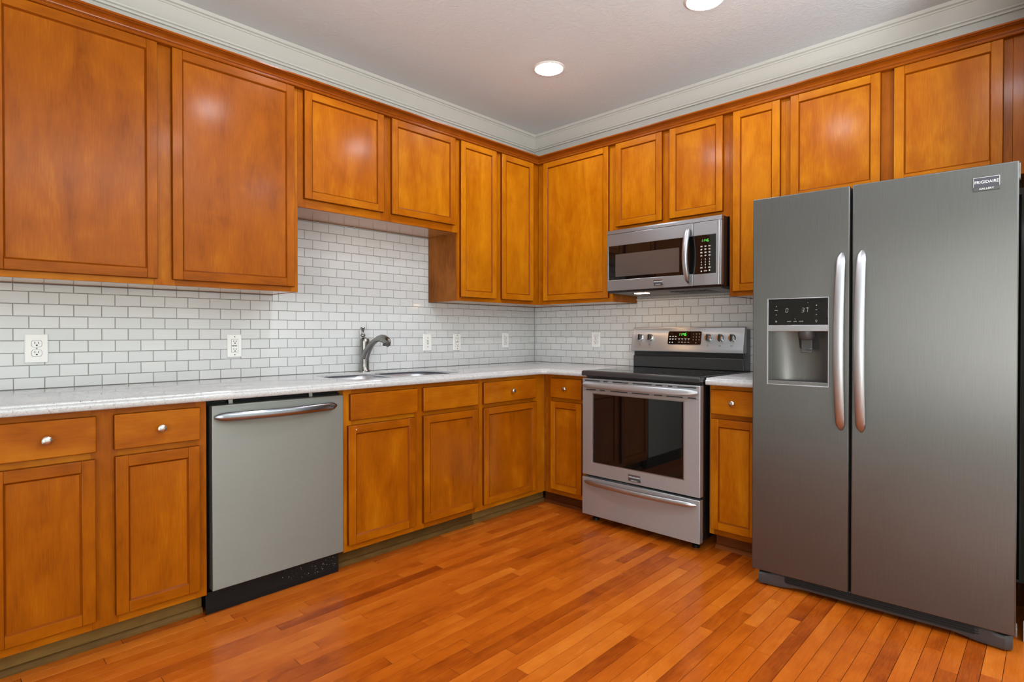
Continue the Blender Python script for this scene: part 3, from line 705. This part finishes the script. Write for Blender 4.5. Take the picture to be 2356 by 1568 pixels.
# backguard
bgd = MB().box(.004, .752, -.112, -.015, .888, 1.17).build('backguard', M['black'], rg, bevel=.004)
MB().prism([(-.118, .9195), (-.126, .922), (-.126, .992), (-.118, 1.0), (-.10, 1.0), (-.10, .9195)], 0, .006, .752).build('riser_panel', M['charcoal'], bgd, bevel=.003)
TL = .03 / .158                                           # slant of the control panel
cpn = MB().prism([(-.143, 1.027), (-.140, 1.049), (-.1385, 1.051), (-.114, 1.183), (-.108, 1.186), (-.095, 1.186), (-.095, 1.027)], 0, -.004, .7615).build('control_panel', M['range_steel'], bgd, bevel=.005, seg=3)
pt_ = empty('control_face', (0, -.1385, 1.051), 0); pt_.parent = bgd
bpy.data.objects.remove(pt_)
slant = math.atan2(.0245, .132)
def on_panel(o):                                          # stand a flat part on the slanted panel: built at y = 0, z from the lower edge
    o.location = (0, -.1388, 1.051); o.rotation_euler = (-slant, 0, 0); return o
def zp(z): return (z - 1.051) / math.cos(slant)
dsp = on_panel(MB().prism([(p, zp(q)) for p, q in rrect(.267, .4935, 1.0755, 1.1585, .009, 5)], 1, -.0025, .001).build('display_panel', M['glass'], bgd))
on_panel(MB().prism([(p, zp(q)) for p, q in rrect(.2645, .496, 1.073, 1.161, .011, 5)], 1, -.0012, .001).build('display_rim', M['bright_steel'], bgd))
on_panel(digits(MB(), '11:46', .338, zp(1.131), .0165, -.0026, .0022).build('clock_digits', M['green'], bgd))
pr = MB()
for i in range(3):
    for j in range(2): pr.box(.277 + i * .019, .288 + i * .019, -.0029, -.0025, zp(1.106 + j * .017), zp(1.1085 + j * .017)); pr.box(.277 + i * .019, .288 + i * .019, -.0029, -.0025, zp(1.1105 + j * .017), zp(1.112 + j * .017))
for i in range(4):
    pr.box(.339 + i * .0215, .352 + i * .0215, -.0029, -.0025, zp(1.1095), zp(1.112)); pr.cyl((.3455 + i * .0215, -.0025, zp(1.1045)), .0022, .0004, '-y', 8)
    pr.box(.339 + i * .0215, .352 + i * .0215, -.0029, -.0025, zp(1.088), zp(1.0905))
for xx, ww in ((.281, .004), (.300, .004)): pr.cyl((xx, -.0025, zp(1.0875)), ww, .0004, '-y', 10)
on_panel(pr.build('panel_marks', M['print'], bgd))
for i, row_ in enumerate((('1', '2', '3'), ('4', '5', '6'), ('7', '8', '9'), ('', '0', ''))):
    for j, ch in enumerate(row_):
        if ch:
            x_, z_ = .441 + j * .0195, 1.142 - i * .0185; k_ = zp(z_)
            t_ = text(ch, .0095, M['print'], bgd, x_, -.1388 - .0027 * math.cos(slant) + k_ * math.sin(slant), 1.051 + k_ * math.cos(slant), 'key_digit'); t_.rotation_euler = (R(90) - slant, 0, 0)
for x_ in (.062, .136, .5385, .6155, .6875):
    kb = MB(); c = (x_, 0, zp(1.1175))
    kb.lathe([(.0225, 0), (.0225, .003), (.0195, .005), (.0190, .017), (.0175, .019), (.001, .0195)], c, '-y', 28)
    k = on_panel(kb.build('control_knob', M['chrome'], bgd))
    g = MB(); g.box(x_ - .0052, x_ + .0052, -.031, -.015, zp(1.1175) - .0185, zp(1.1175) + .0185)
    g2 = g.build('knob_grip', M['nickel'], k, bevel=.002)
    MB().box(x_ - .0008, x_ + .0055, -.0312, -.016, zp(1.1175) - .018, zp(1.1175) + .018).build('grip_shade', M['blackmat'], g2)
    tk = MB()
    for q in range(9):
        a = R(-30 + 30 * q); tk.cyl((x_ + .029 * math.cos(a), 0, zp(1.1175) + .029 * math.sin(a)), .0011, .0004, '-y', 6)
    sq = zp(1.071)
    for a, b, c_, d in ((-.006, .006, -.005, -.0042), (-.006, .006, .0042, .005), (-.006, -.0052, -.005, .005), (.0052, .006, -.005, .005), (-.003, .0, -.002, .001)): tk.box(x_ + a, x_ + b, -.0004, 0, sq + c_, sq + d)
    on_panel(tk.build('dial_marks', M['inkgrey'], bgd))

# ------------------------------------------------------------------ microwave
mw = empty('microwave', (0, -.9885, 0), R(-90), 'stainless over-the-range microwave with bowed handle under the short cabinet', 'microwave')
MB().box(.003, .757, -.375, -.012, 1.412, 1.8105).build('housing', M['black'], mw, bevel=.003)
MB().prism([(-.375, 1.7835), (-.409, 1.7835), (-.409, 1.800), (-.402, 1.809), (-.39, 1.811), (-.375, 1.811)], 0, 0, .7605).build('top_grille', M['mw_steel'], mw, bevel=.002)
# door frame with black window (the black field runs to the door's right edge)
md = MB().holed((.0, .0125, .5915), (1.4200, 1.4885, 1.7065, 1.7820), {(1, 1)}, -.409, -.377).build('door', M['mw_steel'], mw, bevel=.0025)
MB().box(.011, .5905, -.4075, -.385, 1.4875, 1.7075).build('door_glass', M['glass'], md)
MB().box(.064, .506, -.4080, -.4068, 1.508, 1.651).build('window_screen', M['mwmesh'], md)
bar_pts = []; A = []; Bq = []
for i in range(31):
    t = i / 30; e = math.sin(math.pi * t); k = min(1, min(t, 1 - t) / .08) ** .5
    bar_pts.append((.566, -.411 - .046 * e ** .75 if e > 0 else -.411, 1.440 + .317 * t)); A.append(.0170 * (.4 + .6 * k)); Bq.append(.0125 * (.4 + .6 * k))
MB().sweep(bar_pts, Bq, A, (1, 0, 0), 18, 2.4).build('handle', M['bright_steel'], md)
badge(md, .3715, -.409, 1.454, .060, .034)
cp2 = MB().holed((.5925, .7275, .7605), (1.4200, 1.4870, 1.7050, 1.7820), {(0, 1)}, -.409, -.377).build('control_panel', M['mw_steel'], mw, bevel=.003)
MB().box(.5925, .7285, -.4080, -.385, 1.486, 1.706).build('control_glass', M['glass'], cp2)
MB().lathe([(.006, 1.421), (.006, 1.7815)], (.7455, -.4075, 0), 'z', 16).build('edge_rib', M['bright_steel'], cp2)
digits(MB(), '11:46', .640, 1.668, .014, -.4082, .0014).build('clock_digits', M['green'], cp2)
pm = MB()
for i in range(4):
    for j in range(3):
        cx = .643 + j * .024; cz = 1.640 - i * .0175
        for q in (0, .0042): pm.box(cx - random.uniform(.004, .0065), cx + random.uniform(.004, .0065), -.4085, -.408, cz + q - .001, cz + q + .001)
for a, b in ((.628, .658), (.676, .706)):
    pm.box(a, b, -.4085, -.408, 1.5335, 1.5342) if False else None
for j in (0, 2): pm.box(.636 + j * .024, .650 + j * .024, -.4085, -.408, 1.518, 1.520); pm.box(.636 + j * .024, .650 + j * .024, -.4085, -.408, 1.522, 1.524)
pm.prism([(.638, 1.498), (.648, 1.498), (.643, 1.507)], 1, -.4085, -.408); pm.box(.658, .677, -.4085, -.408, 1.500, 1.5015); pm.box(.658, .677, -.4085, -.408, 1.504, 1.5055); pm.cyl((.691, -.408, 1.504), .0042, .0005, '-y', 12)
pm.build('panel_marks', M['print'], cp2)
for i, row_ in enumerate((('1', '2', '3'), ('4', '5', '6'), ('7', '8', '9'), ('', '0', ''))):
    for j, ch in enumerate(row_):
        if ch: text(ch, .0125, M['print'], cp2, .643 + j * .024, -.4083, 1.568 - i * .0155, 'key_digit')
# underside: black lip, grey grease plate with lamp
MB().prism([(-.404, 1.4195), (-.398, 1.408), (-.375, 1.404), (-.36, 1.4195)], 0, .004, .757).build('bottom_lip', M['black'], mw)
un = MB().prism([(-.385, 1.412), (-.36, 1.4035), (-.06, 1.398), (-.03, 1.412)], 0, .03, .735).build('bottom_plate', M['midgrey'], mw)
lp = MB(); lp.box(.16, .245, -.335, -.295, 1.3995, 1.4035); lp.build('cooktop_lamp', M['cooklamp'], un)
vf = MB()
for k in range(7): vf.box(.40 + k * .035, .42 + k * .035, -.31, -.12, 1.3985, 1.402)
vf.build('grease_filter', M['darkgrey'], un)

# ------------------------------------------------------------------ refrigerator
ang = math.atan2(-.9987, .0506)
fg = empty('refrigerator', (-.8559, -2.0897, 0), ang, 'large stainless side-by-side refrigerator with water dispenser', 'refrigerator')
MB().box(.008, .902, .085, .785, .03, 1.735).build('cabinet_body', M['black'], fg, bevel=.004)
FD = M['fridge_steel']
MB().box(.80, .928, .785, .800, .02, 1.78).build('gap_shade_sheet', M['slot'], fg)  # added black sheet, paints the deep shade of the gap beside the refrigerator
ld = MB().holed((.0017, .068, .3125, .3882), (.0685, .922, 1.300, 1.7575), {(1, 1)}, 0, .072).build('freezer_door', FD, fg, bevel=.004, seg=3)
rd = MB().holed((.3975, .9090), (.0685, 1.7590), set(), 0, .072).build('fridge_door', FD, fg, bevel=.004, seg=3)
MB().box(.387, .399, .055, .085, .075, 1.75).build('door_gasket', M['slot'], fg)
def vbar(x, z0, z1, parent, tilt):
    pts, A, Bq = [], [], []
    for i in range(41):
        t = i / 40; e = max(0, math.sin(math.pi * t)); k = min(1, min(t, 1 - t) / .04) ** .5
        pts.append((x, -.004 - .058 * e ** .6, z0 + (z1 - z0) * t)); A.append(.0175 * (.3 + .7 * k) * (1 + .15 * e)); Bq.append(.011 * (.35 + .65 * k))
    return MB().sweep(pts, Bq, A, (1, 0, 0), 20, 2.6).build('handle', M['bright_steel'], parent)
vbar(.3615, .7445, 1.481, ld, 1); vbar(.4345, .7445, 1.485, rd, -1)
badge(rd, .8205, 0, 1.6915, .0745, .049)
# dispenser
dp = MB()
for a, b, c, d in ((.066, .0705, .920, 1.302), (.310, .3145, .920, 1.302), (.066, .3145, .918, .9225), (.066, .3145, 1.299, 1.3025)): dp.box(a, b, -.003, .02, c, d)
dp.build('dispenser_rim', M['range_steel'], ld, bevel=.0012)
pnl = MB().box(.0705, .310, -.001, .05, 1.1845, 1.299).build('dispenser_display', M['glass'], ld, bevel=.002)
MB().prism([(.0705, -.0035), (.310, -.0035), (.310, .05), (.0705, .05)], 2, 1.1560, 1.184).build('dispenser_bar', M['bright_steel'], ld, bevel=.002)
# recessed curved alcove
nk = MB(); rings = []
for z, dep in ((1.156, .048), (1.10, .058), (.97, .062), (.935, .062)):
    ring = []
    for k in range(17):
        t = k / 16; x = .0705 + .2395 * t; e = 1 - abs(2 * t - 1) ** 3.2; ring.append((x, .002 + dep * e, z))
    rings.append(ring)
nk.loft(rings, closed=False, caps=False); nk.build('dispenser_alcove', M['fridge_steel'], ld)
MB().box(.0705, .310, .0, .068, .9225, .937).build('drip_tray', M['greyplastic'], ld, bevel=.002)
gr = MB()
for k in range(5): gr.box(.08, .30, .008 + k * .011, .012 + k * .011, .937, .9385)
gr.build('drip_grille', M['darkgrey'], ld)
MB().prism([(.182, 1.156), (.275, 1.156), (.266, 1.085), (.258, 1.0775), (.196, 1.0775), (.189, 1.085)], 1, .044, .058).build('nozzle_well', M['slot'], ld)
nz = MB(); nz.lathe([(.034, 1.156), (.033, 1.135), (.026, 1.122), (.018, 1.120)], (.222, .028, 0), 'z', 20); nz.build('ice_chute', M['darkgrey'], ld)
MB().prism([(.020, 1.135), (.026, 1.135), (.034, 1.075), (.020, 1.062), (.014, 1.064), (.026, 1.08)], 0, .200, .244).build('paddle', M['clear'], ld, bevel=.002)
dd = MB(); digits(dd, '0', .1425, 1.2405, .0165, -.0012, .0012); digits(dd, '37', .2065, 1.2395, .0180, -.0012, .0013); dd.cyl((.2315, -.001, 1.258), .0022, .0004, '-y', 10)
dd.build('temperature_digits', M['amber'], pnl)
pm = MB()
for xx in (.104,): pm.prism([(xx - .0022, 1.266), (xx + .0022, 1.266), (xx, 1.2695)], 1, -.0014, -.001); pm.prism([(xx - .0022, 1.2310), (xx, 1.2275), (xx + .0022, 1.2310)], 1, -.0014, -.001); pm.box(xx - .007, xx + .007, -.0014, -.001, 1.2485, 1.2498)
xx = .2655
pm.cyl((xx, -.001, 1.268), .0022, .0004, '-y', 8); pm.box(xx - .0038, xx + .0038, -.0014, -.001, 1.248, 1.2495); pm.cyl((xx, -.001, 1.228), .0016, .0004, '-y', 8)
pm.cyl((.1815, -.001, 1.2105), .0016, .0004, '-y', 8); pm.cyl((.2325, -.001, 1.280), .0012, .0004, '-y', 8)
for a, b, c, d in ((.101, .107, 1.197, 1.1978), (.101, .107, 1.203, 1.2038), (.101, .1018, 1.197, 1.2038), (.1062, .107, 1.197, 1.2038), (.1025, .1055, 1.1995, 1.2005)): pm.box(a, b, -.0014, -.001, c, d)
for k in range(10):
    a = 2 * math.pi * k / 10; pm.cyl((xx + .0034 * math.cos(a), -.001, 1.202 + .0034 * math.sin(a)), .0007, .0004, '-y', 6)
pm.box(xx - .0014, xx + .0014, -.0014, -.001, 1.1955, 1.1975)
pm.build('panel_marks', M['amber'], pnl)
for wd, cx in (('water', .1575), ('cube', .1815), ('crush', .206)): text(wd, .0075, M['amber'], pnl, cx, -.0012, 1.2005, 'button_lettering')
# toe grille with rounded ends
tg = MB(); prof = []
n = 40
def gz(x):
    e = min(x - .03, .902 - x); return .008 if e < .10 else .020 if e > .17 else .008 + .012 * (e - .10) / .07
rings = []
for i in range(n + 1):
    x = .030 + .872 * i / n; e = min(x - .03, .902 - x); yf = .020 + (.020 if e < .0 else 0); bulge = -.014 * max(0, 1 - e / .13)
    zt = .066 if e > .045 else .058
    rings.append([(x, yf + bulge + .004, gz(x)), (x, yf + bulge, gz(x) + .010), (x, yf + bulge, zt - .008), (x, yf + bulge + .006, zt), (x, .075, zt), (x, .075, gz(x))])
tg.loft(rings, grain=0); tgo = tg.build('toe_grille', M['darkgrey'], fg)
st = MB(); st.prism(rrect(.135, .815, .031, .062, .014, 5), 1, .0175, .030); so = st.build('grille_opening', M['slot'], tgo)
sl = MB()
for z in (.038, .0465, .055): sl.box(.142, .808, .0160, .0185, z - .0014, z + .0014)
sl.build('grille_slats', M['blackmat'], tgo)
for xx in (.085, .85): MB().lathe([(.018, 0), (.018, .03)], (xx, .12, 0), 'z', 16).build('foot', M['blackmat'], fg)
MB().box(.9075, .9130, .030, .066, 1.702, 1.7575).build('upper_hinge', M['greyplastic'], fg, bevel=.002)
MB().box(.9065, .9130, .004, .060, .066, .098).build('lower_hinge', M['greyplastic'], fg, bevel=.002)
